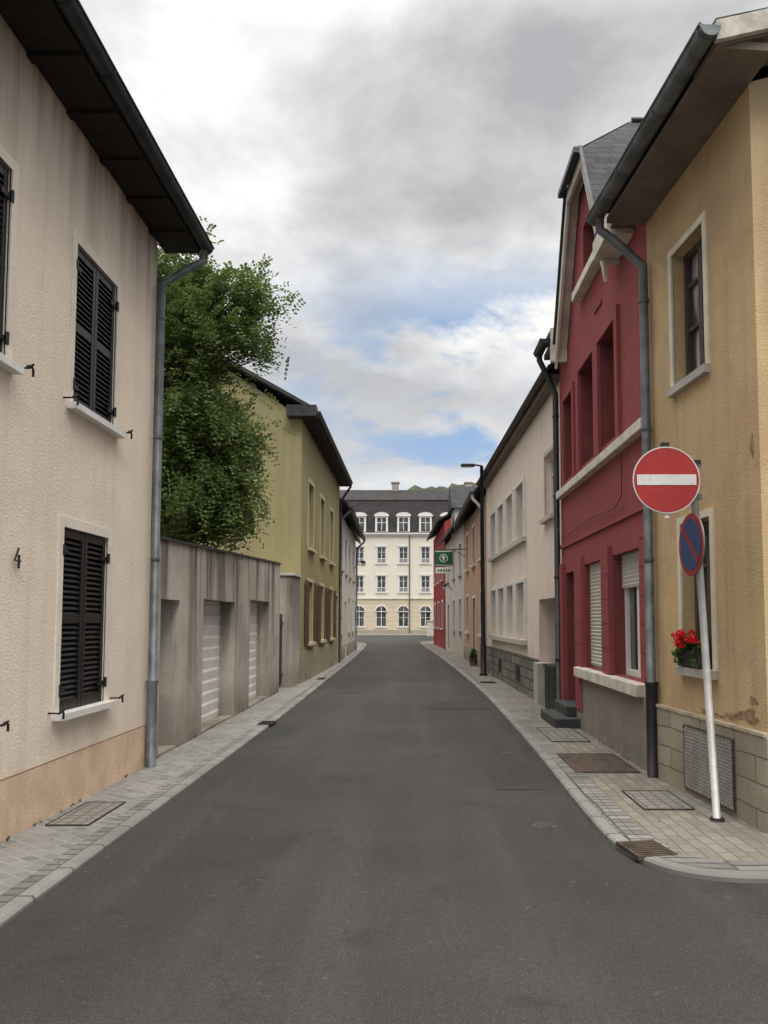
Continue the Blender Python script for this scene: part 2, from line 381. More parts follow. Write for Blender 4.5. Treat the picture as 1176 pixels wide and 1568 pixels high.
pavement('pavement_with_kerb',LK,[(-14,60),(-14,-8)],lpav,+1,HL)
pavement('pavement_with_kerb',RK,[(30,62)],rpav,-1,HR)
sr=Obj('sett_border',(1.5,10,0)); m=sr.m('setts',gutm)
for (o1,o2) in ((-.105,-.20),(-.205,-.30)):
    A=offset(RK,o1); B=offset(RK,o2)
    for i in range(len(A)-1):
        if A[i][0]<8: m.poly([(*A[i],HR+.0045),(*A[i+1],HR+.0045),(*B[i+1],HR+.0045),(*B[i],HR+.0045)])
A=offset(LK,.105); B=offset(LK,.20)
for i in range(len(A)-1): m.poly([(*A[i],HL+.0045),(*A[i+1],HL+.0045),(*B[i+1],HL+.0045),(*B[i],HL+.0045)])
sr.done()
rust=plain('rusty_steel_plate',(.075,.055,.042),.75,.3,9,.1)
castm=plain('cast_cover_iron',(.06,.055,.05),.6,.3,10,.3)
def plate(name,x0,x1,y0,y1,z,mat,frame=.03,fill_m=None,slots=0,skew=0,slw=.5):
    o=Obj(name,((x0+x1)/2,(y0+y1)/2,z)); f=Fr((x0,y0),(x0+skew,y1),'L')
    L=f.L;W=x1-x0
    fm=o.m('frame',mat); fm.box(f,0,L,0,frame,z-.02,z+.008); fm.box(f,0,L,W-frame,W,z-.02,z+.008); fm.box(f,0,frame,frame,W-frame,z-.02,z+.007); fm.box(f,L-frame,L,frame,W-frame,z-.02,z+.007)
    o.m('plate',fill_m or mat).box(f,frame,L-frame,frame,W-frame,z-.02,z+.003)
    if slots:
        b=o.m('bars',mat)
        for i in range(slots):
            s_=frame+(L-2*frame)*(i+.25)/slots; b.box(f,s_,s_+(L-2*frame)/slots*slw,frame,W-frame,z,z+.011)
    o.done()
plate('steel_access_plate',1.62,2.28,8.0,9.1,HR+.006,rust)
setc=bricks('cover_paver',(.21,.20,.18),(.27,.26,.235),(.11,.10,.09),.1,.1,.01,'XY',off=0,var=.3)
plate('inset_pavement_cover',1.86,2.28,6.45,7.15,HR+.006,castm,.009,setc)
plate('inset_pavement_cover',1.72,2.22,10.0,11.3,HR+.006,castm,.010,setc)
plate('inset_pavement_cover',-2.85,-2.52,6.0,6.75,HL+.006,castm,.008,setc)
plate('gully_grate',-2.42,-2.2,11.7,12.1,HL+.006,iron,.02,dark,8)
plate('gully_grate',-2.7,-2.5,20.6,21.1,HL+.006,iron,.02,dark,8)
plate('gully_grate',1.56,1.95,19.3,19.7,HR+.006,iron,.02,dark,8)
plate('gully_grate',1.45,1.73,5.18,5.52,HR+.004,rust,.02,dark,8,-.06)
for (mx_,my_,mr_) in ((.99,6.12,.095),(1.08,9.4,.08)):
    mh=Obj('manhole_cover',(mx_,my_,0)); z0_=.005 if my_<7 else .005
    mh.m('ring',plain('worn_cover',(.085,.078,.07),.7,.3,12)).disc((mx_,my_,.0),(1,0,0),(0,1,0),(0,0,1),mr_,.006,32,mr_*.82); mh.m('lid',plain('worn_lid',(.03,.028,.026),.7,.3,14)).disc((mx_,my_,.0),(1,0,0),(0,1,0),(0,0,1),mr_*.82,.0045,32)
    for i in range(-2,3): mh.m('ribs',plain('worn_cover',(.085,.078,.07))).box(Fr((mx_+i*mr_*.28,my_-mr_*.5),(mx_+i*mr_*.28,my_+mr_*.5),'L'),0,mr_,0,.008,.004,.0065)
    mh.done()

# ---------------------------------------------------------------- LEFT: pink house
pink=stucco('pink_stucco',(.88,.755,.62),.05,.06,.10,top=.85,eave_shade_z=5.9,dirt_shade_c=(.2,.165,.13),bst=.5,lump=.4)  # top darkens the upper wall as painted eave shade; streaks and foot are dirt
peach=stucco('peach_plinth',(.80,.585,.42),.05,.06,.38,dirt_shade_c=(.26,.21,.15),lump=.4)
h=Obj('pink_stucco_house',(-2.95,8.45,0)); fr=Fr((-2.95,1.0),(-2.95,8.45),'L'); L=7.45
pks=plain('pale_window_band',(.74,.68,.58),.85,.06,3)
EP=5.88
ops=[dict(s0=a,s1=b,z0=z0,z1=z1,k='shut',d=.09,sur=(.085,pks),sill=white,sx=.10,so=.09,sh=.05) for a,b,z0,z1 in
 ((5.45,6.34,3.43,4.86),(5.36,6.28,.84,2.38),(3.42,4.38,3.43,4.86),(3.4,4.2,.86,2.38),(1.2,2.1,3.43,4.86),(1.2,2.1,.86,2.38))]
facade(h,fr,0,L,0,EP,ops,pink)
shell(h,fr,L,8,EP,3.4,pink)
h.m('plinth',peach).box(fr,0,L+.004,-.02,.012,0,.47)
h.m('plinth_line',plain('plinth_line',(.30,.20,.14),.9)).box(fr,0,L+.002,-.02,.013,.47,.478)
roof(h,fr,-.3,L+.28,8,EP+.03,3.4,.46,plain('brown_tile_roof',(.05,.035,.03),.8))
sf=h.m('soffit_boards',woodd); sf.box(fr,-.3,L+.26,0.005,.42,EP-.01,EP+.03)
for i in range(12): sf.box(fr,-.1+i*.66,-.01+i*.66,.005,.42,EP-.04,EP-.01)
gutter(h,fr,-.3,L+.3,.48,EP+.07,.075,zincd)
pipe(h,fr,L-.06,.075,.03,5.35,.045,zinc,go=(L+.22,.46,EP),cast=-.95)
sh=h.m('shutter_holders',iron)
for o in ops:
    for x in (o['s0']-.16,o['s1']+.16):
        P=fr.P; z=o['z0']+.02; sh.tube([P(x,0,z),P(x,.1,z),P(x,.13,z+.03)],.008,6); sh.tube([P(x-.04,.1,z-.0),P(x,.11,z+.02),P(x+.05,.1,z),P(x+.05,.1,z-.05)],.009,6)
hn=h.m('house_number_four',iron); q=lambda s_,z:fr.P(4.60+s_,.025,1.98+z)
hn.tube([q(.015,.15),q(-.035,.055),q(.045,.055)],.008,6); hn.tube([q(.022,.10),q(.022,0)],.009,6)
h.done()

conc=concrete('stained_concrete',(.46,.42,.365))
h=Obj('concrete_garage_row',(-3,12.5,0)); fr=Fr((-2.97,8.46),(-3.07,17.1),'L'); L=fr.L
zt=lambda s:2.52+.33*s/L
gd=plain('garage_door_white',(.72,.72,.70),.6,.05,3)
ops=[dict(s0=.45,s1=1.2,z0=0,z1=1.85,k='door',d=.3,dm=plain('old_grey_door',(.16,.14,.115),.8)),
 dict(s0=2.3,s1=4.25,z0=0,z1=1.9,k='roller',d=.27,rm=gd,pitch=.17,amp=.012),dict(s0=5.45,s1=7.35,z0=0,z1=1.98,k='roller',d=.27,rm=gd,pitch=.17,amp=.012)]
facade(h,fr,0,L,0,0,ops,conc,ztop=zt)
P=fr.P; w=h.m('walls',conc); w.poly([P(0,0,0),P(0,-1.5,0),P(0,-1.5,zt(0)),P(0,0,zt(0))]); w.poly([P(L,0,0),P(L,-1.5,0),P(L,-1.5,zt(L)),P(L,0,zt(L))])
w.poly([P(0,-1.5,0),P(L,-1.5,0),P(L,-1.5,zt(L)),P(0,-1.5,zt(0))])
h.m('flat_roof',plain('bitumen',(.05,.05,.05),.9)).poly([P(0,0,zt(0)),P(L,0,zt(L)),P(L,-1.5,zt(L)),P(0,-1.5,zt(0))])
cp=h.m('metal_coping',zincd); 
cp.hexa([P(0,-.2,zt(0)),P(L,-.2,zt(L)),P(L,.03,zt(L)),P(0,.03,zt(0)),P(0,-.2,zt(0)+.03),P(L,-.2,zt(L)+.03),P(L,.03,zt(L)+.03),P(0,.03,zt(0)+.03)])
st=h.m('thresholds',conc)
for a,b in ((.45,1.2),(2.3,4.25),(5.45,7.35)): st.box(fr,a,b,-.25,-.01,.02,.06)
h.m('door_handle',iron).box(fr,1.05,1.1,-.28,-.24,.95,1.05)
h.done()
olive=stucco('olive_stucco',(.335,.295,.155),.08,.14,.45,dirt_shade_c=(.15,.13,.09),bst=.35)
olivep=stucco('olive_plinth',(.34,.30,.22),.08,.15,.6)
h=Obj('garden_gate_with_pier',(-3.05,18,0)); fr=Fr((-3.07,17.1),(-3.0,19.25),'L')
h.m('pier',conc,bevel=.01).box(fr,1.15,2.1,-.45,.06,0,2.66); h.m('pier_cap',greytrim,bevel=.01).box(fr,1.1,2.13,-.5,.1,2.66,2.72)
gm=h.m('gate',plain('gate_dark_metal',(.04,.045,.05),.5))
for i in range(12): gm.box(fr,.05+i*.09,.11+i*.09,-.2,-.17,.1,1.75)
gm.box(fr,.02,1.13,-.17,-.15,.3,.36); gm.box(fr,.02,1.13,-.17,-.15,1.5,1.56)
h.m('backing_wall',olive).box(fr,0,1.15,-.6,-.5,0,1.7); h.done()
h=Obj('olive_green_house',(-2.95,24,0)); fr=Fr((-2.95,19.3),(-2.98,29.0),'L'); L=fr.L
ols=plain('cream_band',(.50,.44,.31),.8,.05,3)
brsh=plain('brown_shutters',(.10,.06,.035),.6,.2,6)
ops=[]
for a in (1.3,3.9,6.5):
    ops.append(dict(s0=a,s1=a+1.0,z0=3.55,z1=5.35,d=.2,sur=(.12,ols),sill=ols,k='glass',g=glassc,rows=(.7,)))
    ops.append(dict(s0=a,s1=a+1.0,z0=1.0,z1=2.65,d=.2,sur=(.1,ols),sill=ols,k='glass',rows=(.7,)))
ops.append(dict(s0=8.3,s1=9.2,z0=.1,z1=2.5,d=.3,k='door',sur=(.1,ols)))
facade(h,fr,0,L,0,6.75,ops,olive); shell(h,fr,L,6.4,6.75,2.1,olive)
h.m('plinth',olivep).box(fr,0,8.15,-.02,.03,0,.8)
shm=h.m('open_shutters',brsh)
for a in (1.3,3.9,6.5):
    for x0,x1 in ((a-.62,a-.12),(a+1.12,a+1.62)):
        shm.box(fr,x0,x1,.03,.06,1.0,2.65)
        for i in range(30): z=1.05+i*.052; shm.box(fr,x0+.05,x1-.05,.06,.07,z,z+.03)
roof(h,fr,-.25,L+.1,6.4,6.78,2.1,.4,plain('dark_roof',(.035,.033,.033),.7))
h.m('soffit',woodd).box(fr,-.22,L+.1,0.003,.37,6.7,6.78); h.m('verge_return',zincd).box(fr,-.33,.0,-.35,.4,6.72,7.0)
gutter(h,fr,-.3,L+.1,.42,6.84,.07); pipe(h,fr,L-.1,.07,.05,6.1,.045,zincd,go=(L,.42,6.8),cast=0)
h.done()
whst=stucco('pale_render',(.68,.65,.60),.06,.12,.35)
h=Obj('white_row_house',(-3.1,35,0)); fr=Fr((-3.02,29.05),(-3.34,41),'L'); L=fr.L; ops=[]
for a in (1.2,3.8,6.4,9.4):
    ops.append(dict(s0=a,s1=a+1,z0=3.6,z1=5.1,d=.15,sill=greytrim,rows=(.7,)))
    if a!=3.8: ops.append(dict(s0=a,s1=a+1,z0=1.1,z1=2.6,d=.15,sill=greytrim,rows=(.7,)))
    else: ops.append(dict(s0=a,s1=a+1,z0=.1,z1=2.4,d=.2,k='door'))
facade(h,fr,0,L,0,5.85,ops,whst); shell(h,fr,L,7,5.85,2.6,whst); h.m('plinth',conc).box(fr,0,3.7,-.02,.03,0,.6); h.m('plinth',conc).box(fr,4.9,L,-.02,.03,0,.6)
roof(h,fr,0,L+.15,7,5.88,2.6,.4,slat); gutter(h,fr,0,L+.2,.45,5.93,.08); pipe(h,fr,L-.1,.07,.05,5.4,.05,zinc,go=(L,.45,5.9),cast=0); pipe(h,fr,.1,.07,.05,5.4,.05,white,go=(.1,.45,5.9),cast=0); h.done()
h=Obj('slate_roofed_house',(-4.6,50,0)); fr=Fr((-4.3,45.5),(-4.7,56),'L'); L=fr.L
ops=[dict(s0=a,s1=a+1.1,z0=z,z1=z+1.6,d=.15,sill=greytrim,rows=(.7,)) for a in (1.2,4.2,7.6) for z in (1.1,4.2)]
facade(h,fr,0,L,0,7.2,ops,whst); shell(h,fr,L,8,7.2,3.2,whst); roof(h,fr,-.2,L+.2,8,7.2,3.2,.4,slat); gutter(h,fr,-.2,L+.2,.45,7.28); h.done()
def lantern(name,x,y,z,side):
    o=Obj(name,(x,y,z)); k=o.m('bracket',iron,True); k.tube([(x,y,z-.3),(x+side*.25,y,z+.05),(x+side*.45,y,z+.1)],.02,8)
    l=o.m('lamp_head',iron); l.tube([(x+side*.45,y,z+.12),(x+side*.45,y,z+.05),(x+side*.45,y,z-.02)],[.04,.12,.13],12)
    o.m('lamp_glass',plain('lamp_glass',(.6,.6,.55),.3)).tube([(x+side*.45,y,z-.02),(x+side*.45,y,z-.18)],[.11,.07],12); o.done()
lantern('wall_street_lamp',-3.3,40,4.6,1)
lantern('wall_street_lamp',1.75,38,3.3,-1)

# ---------------------------------------------------------------- RIGHT: ochre house
ochre=stucco('ochre_stucco',(.62,.455,.265),.10,.15,.7,dirt_shade_c=(.21,.16,.11),bst=.6,blot=(.50,.34,.19),blotamt=.6,lump=.6)
stone=bricks('stone_block_plinth',(.34,.295,.23),(.44,.39,.31),(.15,.13,.105),.62,.19,.008,'YZ',var=.6,dark=(.15,.135,.11))
h=Obj('ochre_stucco_house',(2.5,6.8,0)); fr=Fr((2.60,5.78),(2.42,7.9),'R'); L=fr.L
def Y2s(y): return (y-5.78)/math.cos(math.atan2(.18,2.12))
crm=plain('cream_surround',(.70,.64,.51),.8,.1,5)
wfr=plain('brown_window_frame',(.07,.055,.045),.6,.15,8)
EO=5.82
ops=[dict(s0=Y2s(6.6),s1=Y2s(7.27),z0=3.82,z1=5.13,d=.17,sur=(.065,crm),sn=.02,sill=greytrim,so=.06,sx=.06,fm=wfr,rows=(.42,.75),g=glassc),
     dict(s0=Y2s(6.6),s1=Y2s(7.2),z0=1.17,z1=2.5,d=.17,sur=(.065,crm),sn=.02,sill=greytrim,so=.07,sx=.06,fm=wfr,rows=(.7,),g=glassc)]
RO=1.15
facade(h,fr,0,L,0,EO,ops,ochre); shell(h,fr,L,7,EO,RO,ochre)
pl=h.m('stone_plinth',stone,bevel=.008); pl.box(fr,-.03,L,-.02,.045,0,.74)
pl.box(fr,-.05,-.02,-7,.04,0,.738)
h.m('plinth_cap',plain('plinth_ledge',(.44,.38,.29),.9,.2)).box(fr,-.035,L,-.02,.055,.74,.765)
sof=plain('soffit_beige_wood',(.17,.135,.11),.8,.15,4)
roof(h,fr,-.38,L+.05,7,EO+.04,RO,.45,slat); h.m('soffit',sof).box(fr,-.36,L+.03,.003,.42,EO-.02,EO+.04)
bb=h.m('barge_board',plain('weathered_barge',(.52,.48,.42),.8,.25,6)); P=fr.P
k=RO/3.95; zz=lambda n:EO+.09+(.45-n)*k
bb.hexa([P(-.43,.47,zz(.47)-.10),P(-.385,.47,zz(.47)-.10),P(-.385,-3.5,zz(-3.5)-.10),P(-.43,-3.5,zz(-3.5)-.10),P(-.43,.47,zz(.47)+.05),P(-.385,.47,zz(.47)+.05),P(-.385,-3.5,zz(-3.5)+.05),P(-.43,-3.5,zz(-3.5)+.05)])
h.m('gable_soffit',sof).hexa([P(-.38,.45,zz(.45)-.12),P(-.0,.45,zz(.45)-.12),P(-.0,-3.5,zz(-3.5)-.12),P(-.38,-3.5,zz(-3.5)-.12),P(-.38,.45,zz(.45)-.06),P(-.0,.45,zz(.45)-.06),P(0,-3.5,zz(-3.5)-.06),P(-.38,-3.5,zz(-3.5)-.06)])
gutter(h,fr,-.46,L+.12,.53,EO+.07,.08,zinc)
pipe(h,fr,L-.08,.075,.06,5.3,.047,zinc,go=(L-.02,.51,EO+.0),cast=.98)
gr=h.m('plinth_grille_frame',castm); a,b=Y2s(6.2),Y2s(7.12); gn=.05
h.m('plinth_grille_back',plain('grille_back',(.09,.09,.085),.9)).box(fr,a,b,.03,gn+.006,.09,.64)
gr.box(fr,a,b,gn,gn+.015,.64,.655); gr.box(fr,a,b,gn,gn+.015,.085,.10); gr.box(fr,a,a+.015,gn,gn+.015,.10,.64); gr.box(fr,b-.015,b,gn,gn+.015,.10,.64)
gl=h.m('plinth_grille',plain('grille_grey',(.34,.33,.31),.6,.1,6)); P=fr.P
W=b-a-.04; H_=.54
def clipline(c,sg):
    pts=[]
    for i in range(200):
        x=W*i/199; z=sg*x*1.3+c
        if 0<=z<=H_: pts.append((x,z))
    return (pts[0],pts[-1]) if len(pts)>2 else None
for sg in (1,-1):
    for i in range(-30,40):
        q=clipline(i*.058,sg)
        if q: 
            (x0,z0),(x1,z1)=q; gl.hexa([P(a+.02+x0,gn+.008,.1+z0-.012),P(a+.02+x1,gn+.008,.1+z1-.012),P(a+.02+x1,gn+.016,.1+z1-.012),P(a+.02+x0,gn+.016,.1+z0-.012),P(a+.02+x0,gn+.008,.1+z0+.012),P(a+.02+x1,gn+.008,.1+z1+.012),P(a+.02+x1,gn+.016,.1+z1+.012),P(a+.02+x0,gn+.016,.1+z0+.012)])
pt=h.m('exposed_render_patches',plain('bare_render',(.30,.20,.12),.95,.35,14))
def patch(sc,zc,rs,rz):
    K=40; pts=[]
    ph=random.random()*6
    for i in range(K):
        t=2*math.pi*i/K; rr=1+.25*math.sin(3*t+ph)+.18*math.sin(5*t+2*ph)+random.uniform(-.15,.15); pts.append(P(sc+rs*rr*math.cos(t),.0035,zc+rz*rr*math.sin(t)))
    pt.poly(pts)
patch(.30,.85,.16,.05); patch(.55,.82,.10,.03); patch(.11,2.95,.025,.08); patch(.9,.80,.2,.02); patch(.2,.98,.06,.03)
h.done()
h=Obj('geranium_window_box',(2.4,7.0,1.25)); f=fr; a=Y2s(6.74); b=Y2s(7.2)
h.m('planter',plain('planter_dark',(.04,.03,.03),.7),bevel=.01).box(f,a,b,-.08,.07,1.18,1.33)
lm=h.m('leaves',leafm('geranium_leaf',(.03,.07,.015),(.06,.12,.03),.2)); fm_=h.m('flowers',plain('geranium_red',(.70,.012,.02),.6,.15,20))
def blob(mb,c,r,n,sz):
    for _ in range(n):
        d=Vector(rng.normal(size=3)); d.normalize(); p=Vector(c)+d*r*random.uniform(.5,1)
        u=Vector(rng.normal(size=3)).normalized(); w_=u.cross(Vector(rng.normal(size=3))).normalized()
        mb.poly([p+u*sz,p+w_*sz*.7,p-u*sz,p-w_*sz*.7])
for i in range(16): blob(lm,f.P(random.uniform(a,b),random.uniform(-.07,.10),random.uniform(1.32,1.43)),.055,42,.019)
for i in range(5): blob(lm,f.P(random.uniform(a,b),.10,random.uniform(1.22,1.33)),.04,25,.018)
for i in range(18): blob(fm_,f.P(random.uniform(a-.02,b+.02),random.uniform(-.05,.14),random.uniform(1.38,1.50)),.034,50,.013)
h.done()

# ---------------------------------------------------------------- red house
red=stucco('red_stucco',(.31,.082,.086),.08,.12,.4,dirt_shade_c=(.12,.065,.06),bst=.4)
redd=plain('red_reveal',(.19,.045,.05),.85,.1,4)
gpl=stucco('grey_plinth_render',(.30,.275,.245),.1,.2,.6)
h=Obj('red_gabled_house',(2.4,10.3,0)); fr=Fr((2.42,7.9),(2.39,12.75),'R'); L=fr.L; P=fr.P
S=lambda y:y-7.9
ER=6.05
prof=[(0,ER),(1.3,ER),(1.301,6.15),(2.2,7.86),(3.1,7.86),(4.1,6.2),(4.101,ER),(L,ER)]
def zt(s):
    for (a,b),(c,d) in zip(prof,prof[1:]):
        if a<=s<=c: return b+(d-b)*(s-a)/(c-a)
    return ER
redw=plain('dark_red_frame',(.10,.025,.025),.5)
ops=[dict(s0=S(11.65),s1=S(12.35),z0=3.85,z1=5.15,d=.22,fm=redw,cols=1),dict(s0=S(10.2),s1=S(11.15),z0=3.85,z1=5.25,d=.28,fm=redw,cols=2),dict(s0=S(9.1),s1=S(9.95),z0=3.85,z1=5.25,d=.28,fm=redw,cols=2),
 dict(s0=S(11.6),s1=S(12.4),z0=.30,z1=2.36,k='door',d=.3,dm=plain('door_dark',(.05,.03,.03),.5),light=1),
 dict(s0=S(9.9),s1=S(11.05),z0=.94,z1=2.4,k='half',hf=.02,d=.16),
 dict(s0=S(8.4),s1=S(9.5),z0=.94,z1=2.4,k='half',hf=.72,d=.2,cols=2,ft=.07),
 dict(s0=2.1,s1=2.95,z0=6.4,z1=7.3,d=.2,fm=redw,cols=1)]
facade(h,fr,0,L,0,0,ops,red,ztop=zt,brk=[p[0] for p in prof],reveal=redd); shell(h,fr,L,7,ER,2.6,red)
pj=h.m('projecting_frames',red)
for a,b in ((S(10.2),S(11.15)),(S(9.1),S(9.95))):
    pj.box(fr,a-.13,a,-.01,.05,3.72,5.38); pj.box(fr,b,b+.13,-.01,.05,3.72,5.38); pj.box(fr,a,b,-.01,.048,5.25,5.38)
a,b=S(11.65),S(12.35); pj.box(fr,a-.1,a,-.01,.04,3.72,5.25); pj.box(fr,b,b+.1,-.01,.04,3.72,5.25); pj.box(fr,a,b,-.01,.038,5.15,5.25)
for a,b in ((S(9.5),S(9.9)),(S(11.05),S(11.55)),(S(12.42),S(12.7))): pj.box(fr,a+.02,b-.02,-.01,.06,.94 if b<3.6 else .3,2.52)
for z in (1.25,1.56,1.87,2.18): h.m('rustication_joints',redd).box(fr,S(9.52),S(9.88),.05,.063,z,z+.012)
for z in (1.25,1.56,1.87,2.18): h.m('rustication_joints',redd).box(fr,S(11.07),S(11.53),.05,.063,z,z+.012)
for z in (.98,1.25,1.56,1.87,2.18,2.49): h.m('rustication_joints',redd).box(fr,0.16,S(8.38),.0,.004,z,z+.012)
h.m('string_course',offw,bevel=.01).box(fr,.02,L-.02,-.02,.10,3.60,3.72)
h.m('thin_course',red).box(fr,0,L,-.01,.03,2.78,2.84)
h.m('ground_sill',offw,bevel=.012).box(fr,S(8.15),S(11.3),-.15,.13,.79,.93)
h.m('plinth',gpl).box(fr,0,S(11.5),-.02,.05,0,.79); h.m('plinth',gpl).box(fr,S(12.45),L,-.02,.05,0,.79)
h.m('gable_sill',offw,bevel=.01).box(fr,1.8,3.15,-.18,.14,6.27,6.40)
h.m('small_band',redd).box(fr,1.9,2.3,.0,.02,5.75,5.79)
stp=plain('dark_stone_step',(.05,.055,.055),.7,.2,6)
h.m('entrance_steps',stp,bevel=.012).box(fr,S(11.25),S(12.5),.0,.42,.03,.18); h.m('entrance_steps',stp,bevel=.012).box(fr,S(11.5),S(12.5),-.3,.2,.18,.33)
roof(h,fr,0,1.15,7,ER+.05,2.6,.28,slat); roof(h,fr,4.25,L,7,ER+.05,2.6,.28,slat); roof(h,fr,1.15,4.25,7,ER+.1,2.55,-.35,slat)
h.m('soffit',sof).box(fr,.0,1.1,.003,.26,ER-.06,ER+.02); h.m('soffit',sof).box(fr,4.28,L,.003,.26,ER-.06,ER+.02)
h.m('eave_box',offw).box(fr,.45,1.13,.262,.30,ER-.12,ER+.1); h.m('eave_box',offw).box(fr,.45,1.13,.0,.26,ER-.12,ER-.065)
h.m('eave_box',offw).box(fr,4.2,4.28,0,.26,ER-.3,6.3)
gutter(h,fr,4.22,L+.08,.34,ER+.08,.08,zincd)
pipe(h,fr,L-.03,.08,.04,5.4,.05,zincd,go=(L-.02,.34,ER+.05),cast=0)
n0,nb=.20,-4.2
E1=(1.05,5.93);J1=(2.16,8.0);J2=(3.14,8.0);E2=(4.25,5.93);R=(2.65,-.65,8.72)
gr_=h.m('gable_roof',slat)
gr_.poly([P(E1[0],n0,E1[1]),P(J1[0],n0,J1[1]),P(R[0],R[1],R[2]),P(R[0],nb,R[2]),P(E1[0],nb,E1[1])])
gr_.poly([P(E2[0],n0,E2[1]),P(J2[0],n0,J2[1]),P(R[0],R[1],R[2]),P(R[0],nb,R[2]),P(E2[0],nb,E2[1])])
gr_.poly([P(J1[0]-.05,n0+.1,J1[1]-.06),P(J2[0]+.05,n0+.1,J2[1]-.06),P(R[0],R[1]+.01,R[2]+.01)])
h.m('hip_edge',zincd).box(fr,J1[0]-.08,J2[0]+.08,n0+.03,n0+.11,J1[1]-.10,J1[1]-.02)
h.m('ridge_edge',zincd).tube([P(R[0],R[1],R[2]+.02),P(R[0],nb,R[2]+.02)],.04,8)
bg=h.m('barge_boards',offw)
def board(A,B,n_in,n_out,th):
    bg.hexa([P(A[0],n_in,A[1]-th),P(B[0],n_in,B[1]-th),P(B[0],n_out,B[1]-th),P(A[0],n_out,A[1]-th),P(A[0],n_in,A[1]),P(B[0],n_in,B[1]),P(B[0],n_out,B[1]),P(A[0],n_out,A[1])])
for A_,B_ in ((E1,J1),(J2,E2)):
    board((A_[0],A_[1]-.01),(B_[0],B_[1]-.01),n0-.05,n0-.01,.28)
    board((A_[0],A_[1]-.03),(B_[0],B_[1]-.03),.003,n0-.05,.05)
board((J1[0],J1[1]-.015),(J2[0],J2[1]-.015),n0-.045,n0-.005,.22)
board((J1[0],J1[1]-.04),(J2[0],J2[1]-.04),0.003,n0-.05,.05)
zk=h.m('verge_flashing',zincd)
for A_,B_ in ((E1,J1),(J2,E2)):
    zk.hexa([P(A_[0],n0-.02,A_[1]),P(B_[0],n0-.02,B_[1]),P(B_[0],n0+.03,B_[1]),P(A_[0],n0+.03,A_[1]),P(A_[0],n0-.02,A_[1]+.05),P(B_[0],n0-.02,B_[1]+.05),P(B_[0],n0+.03,B_[1]+.05),P(A_[0],n0+.03,A_[1]+.05)])
h.m('wall_cable',iron).tube([P(L-.2,.035,2.92),P(S(10.5),.04,3.0),P(S(9.2),.04,2.95),P(S(8.9),.04,3.05),P(S(8.88),.04,3.3),P(S(8.88),.04,3.55)],.006,5)
h.done()

# ---------------------------------------------------------------- pale house (right)
pale=stucco('pale_pink_render',(.82,.695,.605),.05,.07,.4)
spl=bricks('grey_stone_plinth',(.16,.15,.13),(.28,.26,.22),(.08,.075,.07),.35,.2,.02,'YZ',var=.5,dark=(.06,.06,.055))
h=Obj('pale_rendered_house',(2.25,18,0)); fr=Fr((2.40,12.78),(2.10,23.5),'R'); L=fr.L; P=fr.P; T=lambda y:y-12.78
gtr=plain('beige_sill',(.50,.45,.40),.8,.1,4)
ops=[dict(s0=T(13.35),s1=T(14.15),z0=3.45,z1=4.62,d=.16,sur=(.08,gtr),sill=gtr,rows=(.7,))]
for a in (16.4,17.95,19.5,21.05):
    ops.append(dict(s0=T(a),s1=T(a)+1.05,z0=3.38,z1=4.6,d=.2,g=glassc)); ops.append(dict(s0=T(a),s1=T(a)+1.05,z0=1.18,z1=2.43,d=.2,g=glassc))
ops.append(dict(s0=T(12.95),s1=T(14.9),z0=0,z1=2.0,d=1.1,k='door',dm=plain('recess_door_grey',(.10,.09,.085),.6)))
EPa=5.72
facade(h,fr,0,L,0,EPa,ops,pale); shell(h,fr,L,7,EPa,2.6,pale)
tr=h.m('window_bands',gtr); tw=h.m('window_posts',white)
for z0,z1 in ((3.38,4.6),(1.18,2.43)):
    tr.box(fr,T(16.25),T(22.25),-.01,.10,z0-.10,z0); 
    for a in (16.4,17.95,19.5,21.05):
        x=T(a); tw.box(fr,x-.08,x,-.01,.05,z0,z1+.08); tw.box(fr,x+1.05,x+1.13,-.01,.05,z0,z1+.08); tw.box(fr,x,x+1.05,-.01,.048,z1,z1+.08)
h.m('plinth',spl).box(fr,T(14.95),L,-.02,.04,0,.85); h.m('plinth_vents',dark).box(fr,T(17),T(17.6),.03,.045,.25,.6); h.m('plinth_vents',dark).box(fr,T(20),T(20.6),.03,.045,.25,.6)
roof(h,fr,0.02,L,7,EPa+.05,2.6,.2,slat); h.m('soffit',sof).box(fr,.02,L,.003,.18,EPa-.08,EPa+.05); gutter(h,fr,.04,L,.24,EPa+.08,.065,plain('brown_gutter',(.06,.045,.04),.6))
h.done()
h=Obj('utility_cabinet',(2.2,14.2,0)); cm=h.m('cabinet',plain('cabinet_black',(.03,.032,.034),.5),bevel=.01); cm.box(fr,T(13.0),T(13.9),-.25,.1,.03,.78); h.m('cabinet_top',zincd).box(fr,T(12.97),T(13.93),-.27,.12,.78,.83)
h.m('post',greytrim,bevel=.01).box(fr,T(14.5),T(14.9),-.2,.12,.03,.8); h.m('doors',iron).box(fr,T(13.05),T(13.43),.1,.108,.13,.74); h.m('doors',iron).box(fr,T(13.47),T(13.85),.1,.108,.13,.74); h.done()
pch=stucco('peach_stucco',(.62,.40,.29),.06,.1,.35)
h=Obj('peach_house',(2,28,0)); fr=Fr((2.10,23.52),(1.94,32.5),'R'); L=fr.L
ops=[dict(s0=a,s1=a+1.,z0=z,z1=z+1.4,d=.15,sur=(.1,white),sill=white,rows=(.7,)) for a in (1.,3.8,6.6) for z in (1.15,3.6)]
ops[2]=dict(s0=3.8,s1=4.8,z0=.12,z1=2.4,k='door',d=.2,sur=(.1,white))
